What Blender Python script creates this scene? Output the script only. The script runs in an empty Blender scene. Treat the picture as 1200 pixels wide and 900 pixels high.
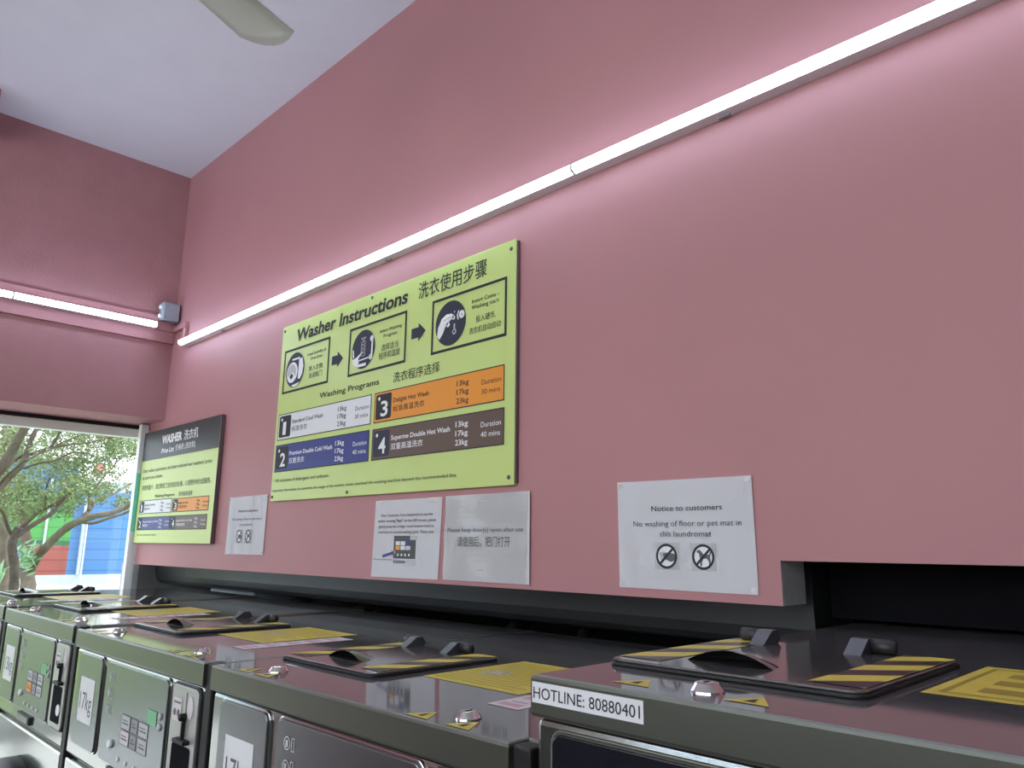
import bpy, bmesh, math, random
from mathutils import Vector, Matrix
C = bpy.context.scene.collection
random.seed(7)
R = math.radians
# ------------------------------------------------------------------ camera
YAW, PITCH, ROLL = R(44.98996), R(12.14609), R(.62507)
CAM = Vector((3.4612, -1.26652, 1.4428))
fw = Vector((-math.sin(YAW)*math.cos(PITCH), math.cos(YAW)*math.cos(PITCH), math.sin(PITCH)))
r0 = Vector((math.cos(YAW), math.sin(YAW), 0)); u0 = r0.cross(fw)
rt = math.cos(ROLL)*r0 + math.sin(ROLL)*u0
up = -math.sin(ROLL)*r0 + math.cos(ROLL)*u0
FPX = 885.2
cd = bpy.data.cameras.new('camera'); cam = bpy.data.objects.new('camera', cd); C.objects.link(cam)
cd.sensor_width = 36; cd.lens = FPX/1200*36; cd.clip_start = .02; cd.clip_end = 300
cam.matrix_world = Matrix(((rt.x, up.x, -fw.x, CAM.x), (rt.y, up.y, -fw.y, CAM.y), (rt.z, up.z, -fw.z, CAM.z), (0, 0, 0, 1)))
bpy.context.scene.camera = cam
vs = bpy.context.scene.view_settings
vs.view_transform = 'Standard'; vs.look = 'None'; vs.gamma = 1; vs.use_curve_mapping = False; vs.exposure = 0.0
# ------------------------------------------------------------------ sky, sun
w = bpy.data.worlds.new('sky'); bpy.context.scene.world = w; w.use_nodes = True
nt = w.node_tree; nt.nodes.clear()
wo = nt.nodes.new('ShaderNodeOutputWorld'); bg = nt.nodes.new('ShaderNodeBackground'); bg.inputs[1].default_value = 3.3
tc = nt.nodes.new('ShaderNodeTexCoord'); nz = nt.nodes.new('ShaderNodeTexNoise'); nz.inputs['Scale'].default_value = 3.5; nz.inputs['Detail'].default_value = 6
cr = nt.nodes.new('ShaderNodeValToRGB'); cr.color_ramp.elements[0].position = .35; cr.color_ramp.elements[0].color = (.62, .80, .98, 1)
cr.color_ramp.elements[1].position = .55; cr.color_ramp.elements[1].color = (.95, .97, 1, 1)
nt.links.new(tc.outputs['Generated'], nz.inputs['Vector']); nt.links.new(nz.outputs['Fac'], cr.inputs[0]); nt.links.new(cr.outputs[0], bg.inputs[0]); nt.links.new(bg.outputs[0], wo.inputs[0])
sd = bpy.data.lights.new('sun', 'SUN'); sd.energy = 3.4; sd.angle = R(3); sd.color = (1, .96, .88)
sun = bpy.data.objects.new('sun', sd); C.objects.link(sun)
sun.rotation_euler = Vector((-.25, -.5, -.8)).to_track_quat('-Z', 'Y').to_euler(); sun.location = (0, -10, 12)
LED_STRENGTH = 29.0
ad = bpy.data.lights.new('added_fill_light', 'AREA'); ad.shape = 'RECTANGLE'; ad.size = 5.6; ad.size_y = 1.5; ad.energy = 31; ad.color = (1, .93, .87)  # unseen area light added to brighten the room evenly
al = bpy.data.objects.new('added_fill_light', ad); C.objects.link(al); al.location = (3.0, -3.62, 2.1); al.rotation_euler = (R(90), 0, 0)
# ------------------------------------------------------------------ materials
def mat(name, col, rough=.5, metal=0., ior=1.45, bump=0., bscale=40., var=0., vscale=6., emit=None, es=0., coat=0., spec=None):
    m = bpy.data.materials.new(name); m.use_nodes = True; t = m.node_tree; b = t.nodes['Principled BSDF']
    b.inputs['Base Color'].default_value = (*col, 1); b.inputs['Roughness'].default_value = rough
    b.inputs['Metallic'].default_value = metal; b.inputs['IOR'].default_value = ior
    b.inputs['Coat Weight'].default_value = coat
    if spec is not None: b.inputs['Specular IOR Level'].default_value = spec
    if emit: b.inputs['Emission Color'].default_value = (*emit, 1); b.inputs['Emission Strength'].default_value = es
    if var or bump:
        g = t.nodes.new('ShaderNodeTexCoord')
    if var:
        n = t.nodes.new('ShaderNodeTexNoise'); n.inputs['Scale'].default_value = vscale; n.inputs['Detail'].default_value = 5
        r = t.nodes.new('ShaderNodeValToRGB'); r.color_ramp.elements[0].position = .3; r.color_ramp.elements[1].position = .7
        r.color_ramp.elements[0].color = (*[c*(1-var) for c in col], 1); r.color_ramp.elements[1].color = (*[min(1, c*(1+var)) for c in col], 1)
        t.links.new(g.outputs['Object'], n.inputs['Vector']); t.links.new(n.outputs['Fac'], r.inputs[0]); t.links.new(r.outputs[0], b.inputs['Base Color'])
    if bump:
        n = t.nodes.new('ShaderNodeTexNoise'); n.inputs['Scale'].default_value = bscale; n.inputs['Detail'].default_value = 4
        p = t.nodes.new('ShaderNodeBump'); p.inputs['Strength'].default_value = bump; p.inputs['Distance'].default_value = .01
        t.links.new(g.outputs['Object'], n.inputs['Vector']); t.links.new(n.outputs['Fac'], p.inputs['Height']); t.links.new(p.outputs[0], b.inputs['Normal'])
    return m
def s2l(r, g, b):
    f = lambda c: (c/255/12.92 if c/255 <= .04045 else ((c/255+.055)/1.055)**2.4)
    return (f(r), f(g), f(b))
M = {}
M['pink'] = mat('pink_wall_paint', s2l(176, 124, 128), .55, bump=.03, bscale=60, var=.035, vscale=2.2)
M['pink_rough'] = mat('pink_rough_plaster', s2l(168, 120, 123), .7, bump=.18, bscale=85, var=.05, vscale=9)
M['ceil'] = mat('white_ceiling_paint', s2l(214, 212, 218), .7, bump=.08, bscale=50, var=.02)
M['plaster'] = mat('bare_grey_plaster', s2l(168, 166, 168), .8, bump=.3, bscale=60, var=.12, vscale=14)
M['room'] = mat('grey_paint', s2l(124, 122, 120), .6)
M['floor'] = mat('grey_floor_tile', s2l(86, 84, 82), .3, var=.08, vscale=12)
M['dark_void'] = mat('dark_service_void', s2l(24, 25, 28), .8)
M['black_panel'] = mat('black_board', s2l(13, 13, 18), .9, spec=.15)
M['duct'] = mat('dark_duct_wrap', s2l(38, 40, 41), .4, bump=.12, bscale=9, var=.15, vscale=5)
M['pier'] = mat('grey_pier_paint', s2l(112, 112, 114), .7, var=.06, vscale=20)
M['alu'] = mat('white_window_frame', s2l(236, 240, 240), .35)
M['led'] = mat('lit_led_diffuser', (1, 1, 1), .4, emit=(.62, .78, 1.0), es=LED_STRENGTH)
M['led_body'] = mat('grey_led_tray', s2l(236, 236, 240), .5)
M['box_grey'] = mat('grey_plastic_box', s2l(150, 153, 164), .45)
M['fan'] = mat('beige_fan_enamel', s2l(170, 168, 150), .4)
M['fan_metal'] = mat('white_fan_motor', s2l(210, 208, 200), .35)
M['green'] = mat('lime_green_sign_face', s2l(196, 214, 130), .38, var=.03, vscale=5)
M['ink'] = mat('black_ink', s2l(34, 34, 40), .6)
M['navy_ink'] = mat('navy_ink', s2l(44, 44, 62), .6)
M['grey_ink'] = mat('grey_ink', s2l(96, 96, 100), .6)
M['midgrey'] = mat('mid_grey_ink', s2l(150, 150, 154), .6)
M['white_ink'] = mat('white_ink', s2l(232, 232, 236), .6)
M['lightgrey'] = mat('light_grey_ink', s2l(186, 186, 190), .6)
M['sign_white'] = mat('white_print', s2l(222, 222, 226), .45)
M['sign_orange'] = mat('orange_print', s2l(228, 146, 44), .45)
M['sign_blue'] = mat('navy_blue_print', s2l(44, 54, 128), .45)
M['sign_brown'] = mat('brown_print', s2l(96, 76, 66), .45)
M['charcoal'] = mat('charcoal_print', s2l(58, 58, 62), .42)
M['backing'] = mat('dark_sign_edge', s2l(96, 76, 84), .5)
M['paper'] = mat('white_paper', s2l(242, 242, 246), .6, bump=.08, bscale=25)
M['sleeve'] = mat('clear_plastic_sleeve_paper', s2l(232, 232, 234), .16, bump=.22, bscale=16, coat=.5)
M['tape'] = mat('clear_tape', s2l(204, 204, 206), .25)
M['top'] = mat('glossy_dark_grey_top', s2l(84, 82, 83), .06, ior=2.0, bump=.004, bscale=14)
M['lid'] = mat('glossy_dark_lid', s2l(76, 74, 74), .10, ior=2.0)
M['steel'] = mat('dark_polished_steel', s2l(150, 152, 148), .13, metal=.9)
M['lip'] = mat('dark_steel_edge', s2l(104, 106, 98), .33, metal=.75)
M['panel'] = mat('brushed_grey_panel', s2l(124, 128, 132), .27, metal=.88)
M['coin_metal'] = mat('pale_coin_plate', s2l(186, 188, 186), .45, metal=.7)
M['panel_rim'] = mat('bright_rim', s2l(200, 202, 200), .15, metal=1.0)
M['display'] = mat('black_display_glass', s2l(28, 29, 36), .12)
M['rubber'] = mat('black_rubber', s2l(22, 22, 24), .5)
M['hinge'] = mat('dark_hinge_plastic', s2l(44, 44, 46), .45)
M['hinge_strap'] = mat('grey_hinge_strap', s2l(74, 74, 77), .3, metal=.4)
M['chrome'] = mat('chrome', s2l(220, 216, 216), .1, metal=1.0)
M['yellow'] = mat('yellow_label', s2l(206, 186, 72), .45, var=.05, vscale=30)
M['yellow_ink'] = mat('dark_yellow_print', s2l(150, 132, 40), .5)
M['haz_black'] = mat('black_hazard_print', s2l(46, 36, 38), .35)
M['red_ink'] = mat('red_ink', s2l(196, 150, 158), .5)
M['cream'] = mat('pale_label', s2l(210, 198, 202), .45)
M['lcd'] = mat('green_lcd', s2l(90, 170, 120), .3)
M['pale_blue'] = mat('pale_blue_enamel', s2l(176, 190, 206), .35)
M['teal'] = mat('teal_sticker', s2l(120, 226, 200), .4)
M['teal_light'] = mat('pale_teal_print', s2l(150, 220, 200), .4)
M['white_gloss'] = mat('white_gloss', s2l(230, 232, 232), .3)
M['bark'] = mat('grey_brown_bark', s2l(108, 97, 86), .9, bump=.8, bscale=9, var=.3, vscale=5)
M['bark_dark'] = mat('dark_bark', s2l(78, 68, 62), .9, bump=.8, bscale=9, var=.3, vscale=5)
M['leaf'] = mat('green_leaves', s2l(112, 128, 86), .6, var=.4, vscale=1.6)
M['leaf_pale'] = mat('pale_green_leaves', s2l(150, 184, 150), .6, var=.25, vscale=3)
M['grass'] = mat('lawn_grass', s2l(112, 130, 80), .9, var=.25, vscale=2, bump=.5, bscale=30)
M['pave'] = mat('white_concrete_paving', s2l(206, 206, 204), .8, var=.04, vscale=3)
M['kerb'] = mat('grey_kerb', s2l(130, 134, 134), .8)
def cladding(name, col):
    m = mat(name, col, .55); t = m.node_tree; b = t.nodes['Principled BSDF']
    g = t.nodes.new('ShaderNodeTexCoord'); sp = t.nodes.new('ShaderNodeSeparateXYZ'); mp = t.nodes.new('ShaderNodeMath'); mp.operation = 'MULTIPLY'; mp.inputs[1].default_value = 2.6
    fr = t.nodes.new('ShaderNodeMath'); fr.operation = 'FRACT'; r = t.nodes.new('ShaderNodeValToRGB')
    r.color_ramp.elements[0].position = 0; r.color_ramp.elements[0].color = (.3, .3, .3, 1); r.color_ramp.elements[1].position = .12; r.color_ramp.elements[1].color = (1, 1, 1, 1)
    bp = t.nodes.new('ShaderNodeBump'); bp.inputs['Distance'].default_value = .03; bp.inputs['Strength'].default_value = .8
    t.links.new(g.outputs['Object'], sp.inputs[0]); t.links.new(sp.outputs['Z'], mp.inputs[0]); t.links.new(mp.outputs[0], fr.inputs[0]); t.links.new(fr.outputs[0], r.inputs[0])
    t.links.new(r.outputs[0], bp.inputs['Height']); t.links.new(bp.outputs[0], b.inputs['Normal'])
    return m
M['clad_blue'] = cladding('blue_cladding', s2l(70, 116, 166)); M['clad_green'] = cladding('green_cladding', s2l(70, 142, 70))
M['clad_dgreen'] = cladding('dark_green_cladding', s2l(40, 98, 66)); M['clad_red'] = cladding('red_cladding', s2l(140, 76, 68))
M['clad_white'] = mat('white_base_wall', s2l(172, 182, 186), .7, var=.03)
gm = bpy.data.materials.new('window_glass'); gm.use_nodes = True; t = gm.node_tree; t.nodes.clear()
o_ = t.nodes.new('ShaderNodeOutputMaterial'); mx = t.nodes.new('ShaderNodeMixShader'); tr = t.nodes.new('ShaderNodeBsdfTransparent'); gl = t.nodes.new('ShaderNodeBsdfGlossy'); gl.inputs['Roughness'].default_value = .02
mx.inputs[0].default_value = .05; tr.inputs[0].default_value = (.97, .985, .98, 1)
t.links.new(tr.outputs[0], mx.inputs[1]); t.links.new(gl.outputs[0], mx.inputs[2]); t.links.new(mx.outputs[0], o_.inputs[0]); M['glass'] = gm

# ------------------------------------------------------------------ geometry helpers
def link(name, bm, ms, parent=None, smooth=False, loc=None):
    me = bpy.data.meshes.new(name); bm.normal_update(); bm.to_mesh(me); bm.free()
    for m in (ms if isinstance(ms, (list, tuple)) else [ms]): me.materials.append(M[m] if isinstance(m, str) else m)
    if smooth:
        for p in me.polygons: p.use_smooth = True
    o = bpy.data.objects.new(name, me); C.objects.link(o)
    if parent is not None: o.parent = parent
    if loc: o.location = loc
    return o
def empty(name, loc, rz=0):
    o = bpy.data.objects.new(name, None); o.empty_display_size = .05; C.objects.link(o); o.location = loc; o.rotation_euler = (0, 0, rz); return o
def tag(o, label, cat, group=None, kind=None):
    o['label'] = label; o['category'] = cat
    if group: o['group'] = group
    if kind: o['kind'] = kind
    return o
def structure(o, label=None):
    o['kind'] = 'structure'
    if label: o['label'] = label
    return o
def box(bm, a, b, mi=0, bev=0., seg=2):
    v = [bm.verts.new((x, y, z)) for x in (a[0], b[0]) for y in (a[1], b[1]) for z in (a[2], b[2])]
    fs = [bm.faces.new([v[i] for i in q]) for q in ((0, 1, 3, 2), (4, 6, 7, 5), (0, 4, 5, 1), (2, 3, 7, 6), (0, 2, 6, 4), (1, 5, 7, 3))]
    for f in fs: f.material_index = mi
    if bev:
        es = list({e for f in fs for e in f.edges})
        r = bmesh.ops.bevel(bm, geom=es, offset=bev, segments=seg, profile=.5, affect='EDGES')
        for f in r['faces']: f.material_index = mi
    return bm
def prism(bm, pts, d0, d1, axis='z', mi=0, bev=0.):
    """polygon pts extruded along axis between d0 and d1"""
    def p3(p, d): return {'z': (p[0], p[1], d), 'y': (p[0], d, p[1]), 'x': (d, p[0], p[1])}[axis]
    a = [bm.verts.new(p3(p, d0)) for p in pts]; b = [bm.verts.new(p3(p, d1)) for p in pts]
    fs = [bm.faces.new(a[::-1]), bm.faces.new(b)]
    n = len(pts)
    for i in range(n): fs.append(bm.faces.new((a[i], a[(i+1) % n], b[(i+1) % n], b[i])))
    for f in fs: f.material_index = mi
    bmesh.ops.recalc_face_normals(bm, faces=fs)
    if bev:
        es = [e for e in fs[1].edges] + [e for e in fs[0].edges]
        r = bmesh.ops.bevel(bm, geom=es, offset=bev, segments=2, profile=.5, affect='EDGES')
        for f in r['faces']: f.material_index = mi
    return bm
def rrect(x0, y0, x1, y1, r, n=5):
    out = []
    for cx, cy, a in ((x1-r, y1-r, 0), (x0+r, y1-r, 90), (x0+r, y0+r, 180), (x1-r, y0+r, 270)):
        for i in range(n+1):
            t = R(a+90*i/n); out.append((cx+r*math.cos(t), cy+r*math.sin(t)))
    return out
def circ(cx, cy, rx, ry=None, n=32):
    ry = ry or rx
    return [(cx+rx*math.cos(2*math.pi*i/n), cy+ry*math.sin(2*math.pi*i/n)) for i in range(n)]
def lathe(bm, prof, c, axis='z', n=24, mi=0):
    """prof: (radius, height) pairs along axis from c"""
    rings = []
    for r, h in prof:
        ring = []
        for i in range(n):
            t = 2*math.pi*i/n; x, y = r*math.cos(t), r*math.sin(t)
            p = {'z': (x, y, h), 'y': (x, h, y), 'x': (h, x, y)}[axis]
            ring.append(bm.verts.new((c[0]+p[0], c[1]+p[1], c[2]+p[2])))
        rings.append(ring)
    fs = []
    for a, b in zip(rings, rings[1:]):
        for i in range(n): fs.append(bm.faces.new((a[i], a[(i+1) % n], b[(i+1) % n], b[i])))
    fs.append(bm.faces.new(rings[0])); fs.append(bm.faces.new(rings[-1][::-1]))
    for f in fs: f.material_index = mi
    bmesh.ops.recalc_face_normals(bm, faces=fs)
    return bm
def tube(bm, pts, rad, n=8, mi=0):
    pts = [Vector(p) for p in pts]; rads = rad if isinstance(rad, (list, tuple)) else [rad]*len(pts)
    rings = []; prev = None
    for i, p in enumerate(pts):
        d = (pts[min(i+1, len(pts)-1)]-pts[max(i-1, 0)]).normalized()
        s = prev if prev is not None else (Vector((0, 0, 1)) if abs(d.z) < .9 else Vector((1, 0, 0)))
        a = (s - d*s.dot(d)).normalized(); b = d.cross(a); prev = a
        rings.append([bm.verts.new(p+rads[i]*(math.cos(2*math.pi*k/n)*a+math.sin(2*math.pi*k/n)*b)) for k in range(n)])
    fs = []
    for a, b in zip(rings, rings[1:]):
        for k in range(n): fs.append(bm.faces.new((a[k], a[(k+1) % n], b[(k+1) % n], b[k])))
    fs.append(bm.faces.new(rings[0][::-1])); fs.append(bm.faces.new(rings[-1]))
    for f in fs: f.material_index = mi; f.smooth = True
    bmesh.ops.recalc_face_normals(bm, faces=fs)
    return bm
def smooth_path(pts, k=4):
    out = []
    P = [Vector(p) for p in pts]
    for i in range(len(P)-1):
        a, b, c, d = P[max(i-1, 0)], P[i], P[i+1], P[min(i+2, len(P)-1)]
        for j in range(k):
            t = j/k
            out.append(.5*((2*b)+(c-a)*t+(2*a-5*b+4*c-d)*t*t+(3*b-a-3*c+d)*t**3))
    out.append(P[-1]); return out
NB = bmesh.new
_cache = {}
def glyphs(s, bold=0., shear=0., res=3):
    k = (s, bold, shear)
    if k in _cache: return _cache[k]
    cu = bpy.data.curves.new('lettering_source', 'FONT'); cu.body = s; cu.size = 1; cu.resolution_u = res; cu.offset = bold; cu.shear = shear; cu.fill_mode = 'FRONT' if hasattr(cu, 'fill_mode') else cu.fill_mode
    ob = bpy.data.objects.new('lettering_source', cu); C.objects.link(ob)
    dg = bpy.context.evaluated_depsgraph_get(); dg.update()
    me = bpy.data.meshes.new_from_object(ob.evaluated_get(dg))
    v = [(p.co.x, p.co.y) for p in me.vertices]; f = [tuple(p.vertices) for p in me.polygons]
    bpy.data.objects.remove(ob); bpy.data.curves.remove(cu); bpy.data.meshes.remove(me)
    _cache[k] = (v, f); return v, f
class Print:
    """flat print on a surface: u, v coordinates laid along U, V from origin O; N is the surface normal; warp(u, v) lifts it"""
    def __init__(s, O, U, V, N, warp=None):
        s.O, s.U, s.V, s.N = Vector(O), Vector(U), Vector(V), Vector(N); s.w = warp; s.bm = NB(); s.ms = []
    def mi(s, m):
        if m not in s.ms: s.ms.append(m)
        return s.ms.index(m)
    def p(s, u, v, n): return s.O+s.U*u+s.V*v+s.N*(n+(s.w(u, v) if s.w else 0))
    def poly(s, pts, m, n=.0006):
        f = s.bm.faces.new([s.bm.verts.new(s.p(u, v, n)) for u, v in pts]); f.material_index = s.mi(m)
        f.normal_update()
        if f.normal.dot(s.N) < 0: f.normal_flip()
    def rect(s, u0, v0, u1, v1, m, n=.0006): s.poly([(u0, v0), (u1, v0), (u1, v1), (u0, v1)], m, n)
    def border(s, u0, v0, u1, v1, t, m, n=.0006, tv=None):
        tv = tv or t
        s.rect(u0, v0, u1, v0+tv, m, n); s.rect(u0, v1-tv, u1, v1, m, n); s.rect(u0, v0+tv, u0+t, v1-tv, m, n); s.rect(u1-t, v0+tv, u1, v1-tv, m, n)
    def disc(s, u, v, ru, m, n=.0006, rv=None, k=32): s.poly(circ(u, v, ru, rv, k), m, n)
    def ring(s, u, v, r1, r2, m, n=.0006, k=32):
        for i in range(k):
            a, b = 2*math.pi*i/k, 2*math.pi*(i+1)/k
            s.poly([(u+r2*math.cos(a), v+r2*math.sin(a)), (u+r1*math.cos(a), v+r1*math.sin(a)), (u+r1*math.cos(b), v+r1*math.sin(b)), (u+r2*math.cos(b), v+r2*math.sin(b))], m, n)
    def stroke(s, a, b, t, m, n=.0006):
        d = Vector((b[0]-a[0], b[1]-a[1])).normalized()*t/2; q = (-d.y, d.x)
        s.poly([(a[0]+q[0], a[1]+q[1]), (a[0]-q[0], a[1]-q[1]), (b[0]-q[0], b[1]-q[1]), (b[0]+q[0], b[1]+q[1])], m, n)
    def text(s, string, u0, v0, h, m, u1=None, n=.0009, bold=0., shear=0., cjk=False, align='l'):
        """baseline v0, capital height h; u1 fits the width"""
        v, f = glyphs(string, bold, shear)
        xs = [p[0] for p in v]; ys = [p[1] for p in v]; x0, x1 = min(xs), max(xs)
        cap = .86 if cjk else .727
        sy = h/cap; y0 = min(ys) if cjk else 0
        sx = (u1-u0)/(x1-x0) if u1 is not None else sy
        if u1 is None and align == 'c': u0 -= (x1-x0)*sx/2
        if u1 is None and align == 'r': u0 -= (x1-x0)*sx
        k = s.mi(m)
        vv = [s.bm.verts.new(s.p(u0+(p[0]-x0)*sx, v0+(p[1]-y0)*sy, n)) for p in v]
        for q in f:
            try: fa = s.bm.faces.new([vv[i] for i in q])
            except ValueError: continue
            fa.material_index = k; fa.normal_update()
            if fa.normal.dot(s.N) < 0: fa.normal_flip()
    def build(s, name, parent=None): return link(name, s.bm, s.ms, parent)

# ------------------------------------------------------------------ the room
CEIL = 3.155; YF = -.6826; ROOMY = -3.7; ROOMX = 6.2; WX = -.167; WF = -.31
bm = NB()
prism(bm, [(WX, 1.349), (2.85, 1.349), (2.85, 1.424), (ROOMX, 1.424), (ROOMX, CEIL), (WX, CEIL)], 0, .09, 'y')
for f in bm.faces:
    n = f.normal
    f.normal_update()
    c = f.calc_center_median()
    if abs(f.normal.x) > .9 and abs(c.x-2.85) < .01 or abs(f.normal.z) > .9 and c.z < 1.5: f.material_index = 1
structure(link('wall_right', bm, ['pink', 'plaster']), 'pink wall above the row of washing machines')
bm = NB(); box(bm, (WF, ROOMY, 1.98), (0, 0, CEIL)); box(bm, (WF, ROOMY, 0), (0, -2.05, 1.98)); box(bm, (WF, 0, 1.98), (WX-.001, .12, CEIL))
structure(link('wall_far', bm, 'pink_rough'), 'pink beam wall over the shopfront window')
bm = NB(); box(bm, (0, ROOMY, 2.327), (.014, 0, 2.449), bev=.002)
structure(link('trim_1', bm, 'pink'), 'raised pink band behind the lamp over the window')
bm = NB(); box(bm, (0.0, -.93, 3.03), (.2, -.816, CEIL), bev=.004)
structure(link('trim_2', bm, 'pink'), 'pink downstand at the ceiling over the window wall')
structure(link('ceiling', box(NB(), (WF, ROOMY, CEIL), (ROOMX, .9, CEIL+.1)), 'ceil'))
structure(link('floor', box(NB(), (WF, ROOMY, -.1), (ROOMX, .9, 0)), 'floor'))
bm = NB(); box(bm, (WX, ROOMY-.1, 0), (ROOMX, ROOMY, 1.35)); box(bm, (WX, ROOMY-.1, 2.85), (ROOMX, ROOMY, CEIL)); box(bm, (WX, ROOMY-.1, 1.35), (.2, ROOMY, 2.85)); box(bm, (5.8, ROOMY-.1, 1.35), (ROOMX, ROOMY, 2.85))
structure(link('wall_left', bm, 'room'))
bm = NB()
for i in range(6): box(bm, (.2+i*1.11, ROOMY-.07, 1.35), (.25+i*1.11, ROOMY-.02, 2.85))
box(bm, (.2, ROOMY-.07, 1.35), (5.8, ROOMY-.02, 1.4)); box(bm, (.2, ROOMY-.07, 2.8), (5.8, ROOMY-.02, 2.85))
w2 = structure(link('added_window', bm, 'alu'), 'unseen window added around the fill light, facing the washers'); link('window_pane', box(NB(), (.25, ROOMY-.05, 1.4), (5.75, ROOMY-.045, 2.8)), 'glass', w2)  # unseen window, added to give the fill light a source
structure(link('wall_near', box(NB(), (ROOMX, ROOMY-.1, 0), (ROOMX+.1, .9, CEIL)), 'room'))
# service space behind the machines
structure(link('wall_back', box(NB(), (WF, .8, 0), (ROOMX, .9, CEIL)), 'dark_void'), 'dark back wall of the service space behind the washers')
bm = NB(); box(bm, (-.36, .058, -.1), (-.272, .9, CEIL)); structure(link('pillar_1', bm, 'pier'), 'grey pier at the window end of the recess')
bm = NB(); box(bm, (-.33, .0, 0), (-.27, .0575, 1.346), bev=.002); structure(link('trim_3', bm, 'plaster'), 'light grey strip on the pier edge')
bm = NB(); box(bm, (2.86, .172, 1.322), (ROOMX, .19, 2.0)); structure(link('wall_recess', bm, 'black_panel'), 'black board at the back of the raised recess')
# shopfront window: y from -2.05 to 0
bm = NB()
box(bm, (-.31, -2.05, 1.922), (-.265, .045, 1.963), bev=.003); box(bm, (-.206, -.036, 0), (-.172, -.001, 1.975), bev=.003); box(bm, (-.31, -2.05, 0), (-.265, -2.01, 1.92), bev=.003)
box(bm, (-.3, -2.01, 0), (-.275, -.036, .06)); box(bm, (-.3, -1.05, .06), (-.27, -1.0, 1.92), bev=.003)
wf = structure(link('window_1', bm, 'alu'), 'white framed shopfront window at the end of the room')
link('window_track', box(NB(), (-.3, -2.05, 1.963), (-.268, .045, 1.979)), 'rubber', wf)
link('window_pane', box(NB(), (-.292, -2.01, .06), (-.288, -.036, 1.922)), 'glass', wf)
# teal sticker on the jamb
st = NB(); box(st, (-.172, -.034, 1.49), (-.1706, -.002, 1.75)); o = link('jamb_sticker', st, 'teal')
tag(o, 'narrow teal strip sticker on the white window jamb', 'sticker')
P = Print((-.1706, .009, 0), (0, 1, 0), (0, 0, 1), (1, 0, 0))
for i in range(8): P.poly([(-.042, 1.505+i*.03), (-.012, 1.512+i*.03), (-.012, 1.522+i*.03), (-.036, 1.517+i*.03)], 'teal_light')
P.build('print', o)

# ------------------------------------------------------------------ LED battens
def batten(name_label, a, ux, length, z, nrm, group, live=True):
    """tray against the wall with a half round diffuser; a = start point on the wall, ux = run direction, nrm = away from wall"""
    root = empty('led_batten', a); tag(root, name_label, 'lamp', group)
    ux, nrm = Vector(ux), Vector(nrm)
    def ext(prof, s0, s1, name, m, smooth=False):
        bm = NB()
        A = [bm.verts.new(ux*s0+nrm*p[0]+Vector((0, 0, p[1]))) for p in prof]; B = [bm.verts.new(ux*s1+nrm*p[0]+Vector((0, 0, p[1]))) for p in prof]
        fs = [bm.faces.new(A), bm.faces.new(B[::-1])]
        for i in range(len(prof)): fs.append(bm.faces.new((A[i], A[(i+1) % len(prof)], B[(i+1) % len(prof)], B[i])))
        bmesh.ops.recalc_face_normals(bm, faces=fs)
        return link(name, bm, m, root)
    ext([(0, -.0125), (.03, -.0125), (.03, .0125), (0, .0125)], .001, length-.001, 'tray', 'led_body')
    dif = [(.0302, -.012)]+[(.0305+.0125*math.cos(R(t)), .0125*math.sin(R(t))) for t in range(-80, 81, 16)]+[(.0302, .012)]
    ext(dif, .004, length-.004, 'diffuser', 'led')
    cap = [(0, -.0135), (.032, -.0135), (.044, -.007), (.044, .007), (.032, .0135), (0, .0135)]
    ext(cap, 0, .0038, 'end_cap', 'led_body'); ext(cap, length-.0038, length, 'end_cap', 'led_body')
    ext([(.006, -.0165), (.014, -.0165), (.014, -.0126), (.006, -.0126)], .36, .385, 'clip', 'box_grey')
    return root
L = 1.1256; g1 = 'lamps in the run on the pink wall above the machines'
lab = ['slim lit LED batten at the window end of the long run, over the price list', 'slim lit LED batten right above the washer instructions sign', 'slim lit LED batten third along the run from the window, above bare wall', 'slim lit LED batten fourth along the run, outside the picture']
lab[1] = 'slim lit LED batten second along the run, directly above the instructions sign'
for i in range(4): batten(lab[i], (.172+i*L, 0, 2.3005), (1, 0, 0), L, 0, (0, -1, 0), g1)
batten('slim lit LED batten over the window, next to the grey junction box', (.0142, -.095, 2.394), (0, -1, 0), .5525, 0, (1, 0, 0), 'lamps over the shopfront window')
batten('slim lit LED batten over the window running out of the picture', (.0142, -.6475, 2.394), (0, -1, 0), L, 0, (1, 0, 0), 'lamps over the shopfront window')
for i in range(3): batten('slim lit LED batten on the opposite grey wall, number %s from the window' % ('one', 'two', 'three')[i], (.6+i*L, ROOMY, 3.0), (1, 0, 0), L, 0, (0, 1, 0), 'lamps on the opposite wall')
# junction box and painted trunking
root = empty('junction_box', (0, -.045, 2.42)); tag(root, 'grey plastic junction box in the corner beside the end of the window lamp', 'box')
bm = NB(); box(bm, (0.0145, -.036, 0), (.058, .038, .084), bev=.004); link('body', bm, 'box_grey', root)
bm = NB(); box(bm, (.058, -.034, .002), (.066, .036, .082), bev=.003); link('lid', bm, 'box_grey', root)
for z in (.022, .062):
    bm = NB(); lathe(bm, [(.011, 0), (.011, .006), (.006, .009)], (.035, -.036, z), 'y', 16)
    for v in bm.verts: v.co.y = -.036-(v.co.y+.036)
    link('cable_knockout', bm, 'white_gloss', root)
root = empty('cable_trunking', (0, 0, 2.4)); tag(root, 'pink painted cable trunking turning the corner under the junction box', 'trunking')
bm = NB(); box(bm, (.0145, -.095, -.022), (.03, 0, .004), bev=.002); box(bm, (.016, -.0155, -.022), (.162, -.0005, .004), bev=.002); link('run', bm, 'pink', root)
bm = NB(); box(bm, (.137, -.0155, -.082), (.163, -.0005, -.0225), bev=.002); link('drop', bm, 'pink', root)

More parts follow.
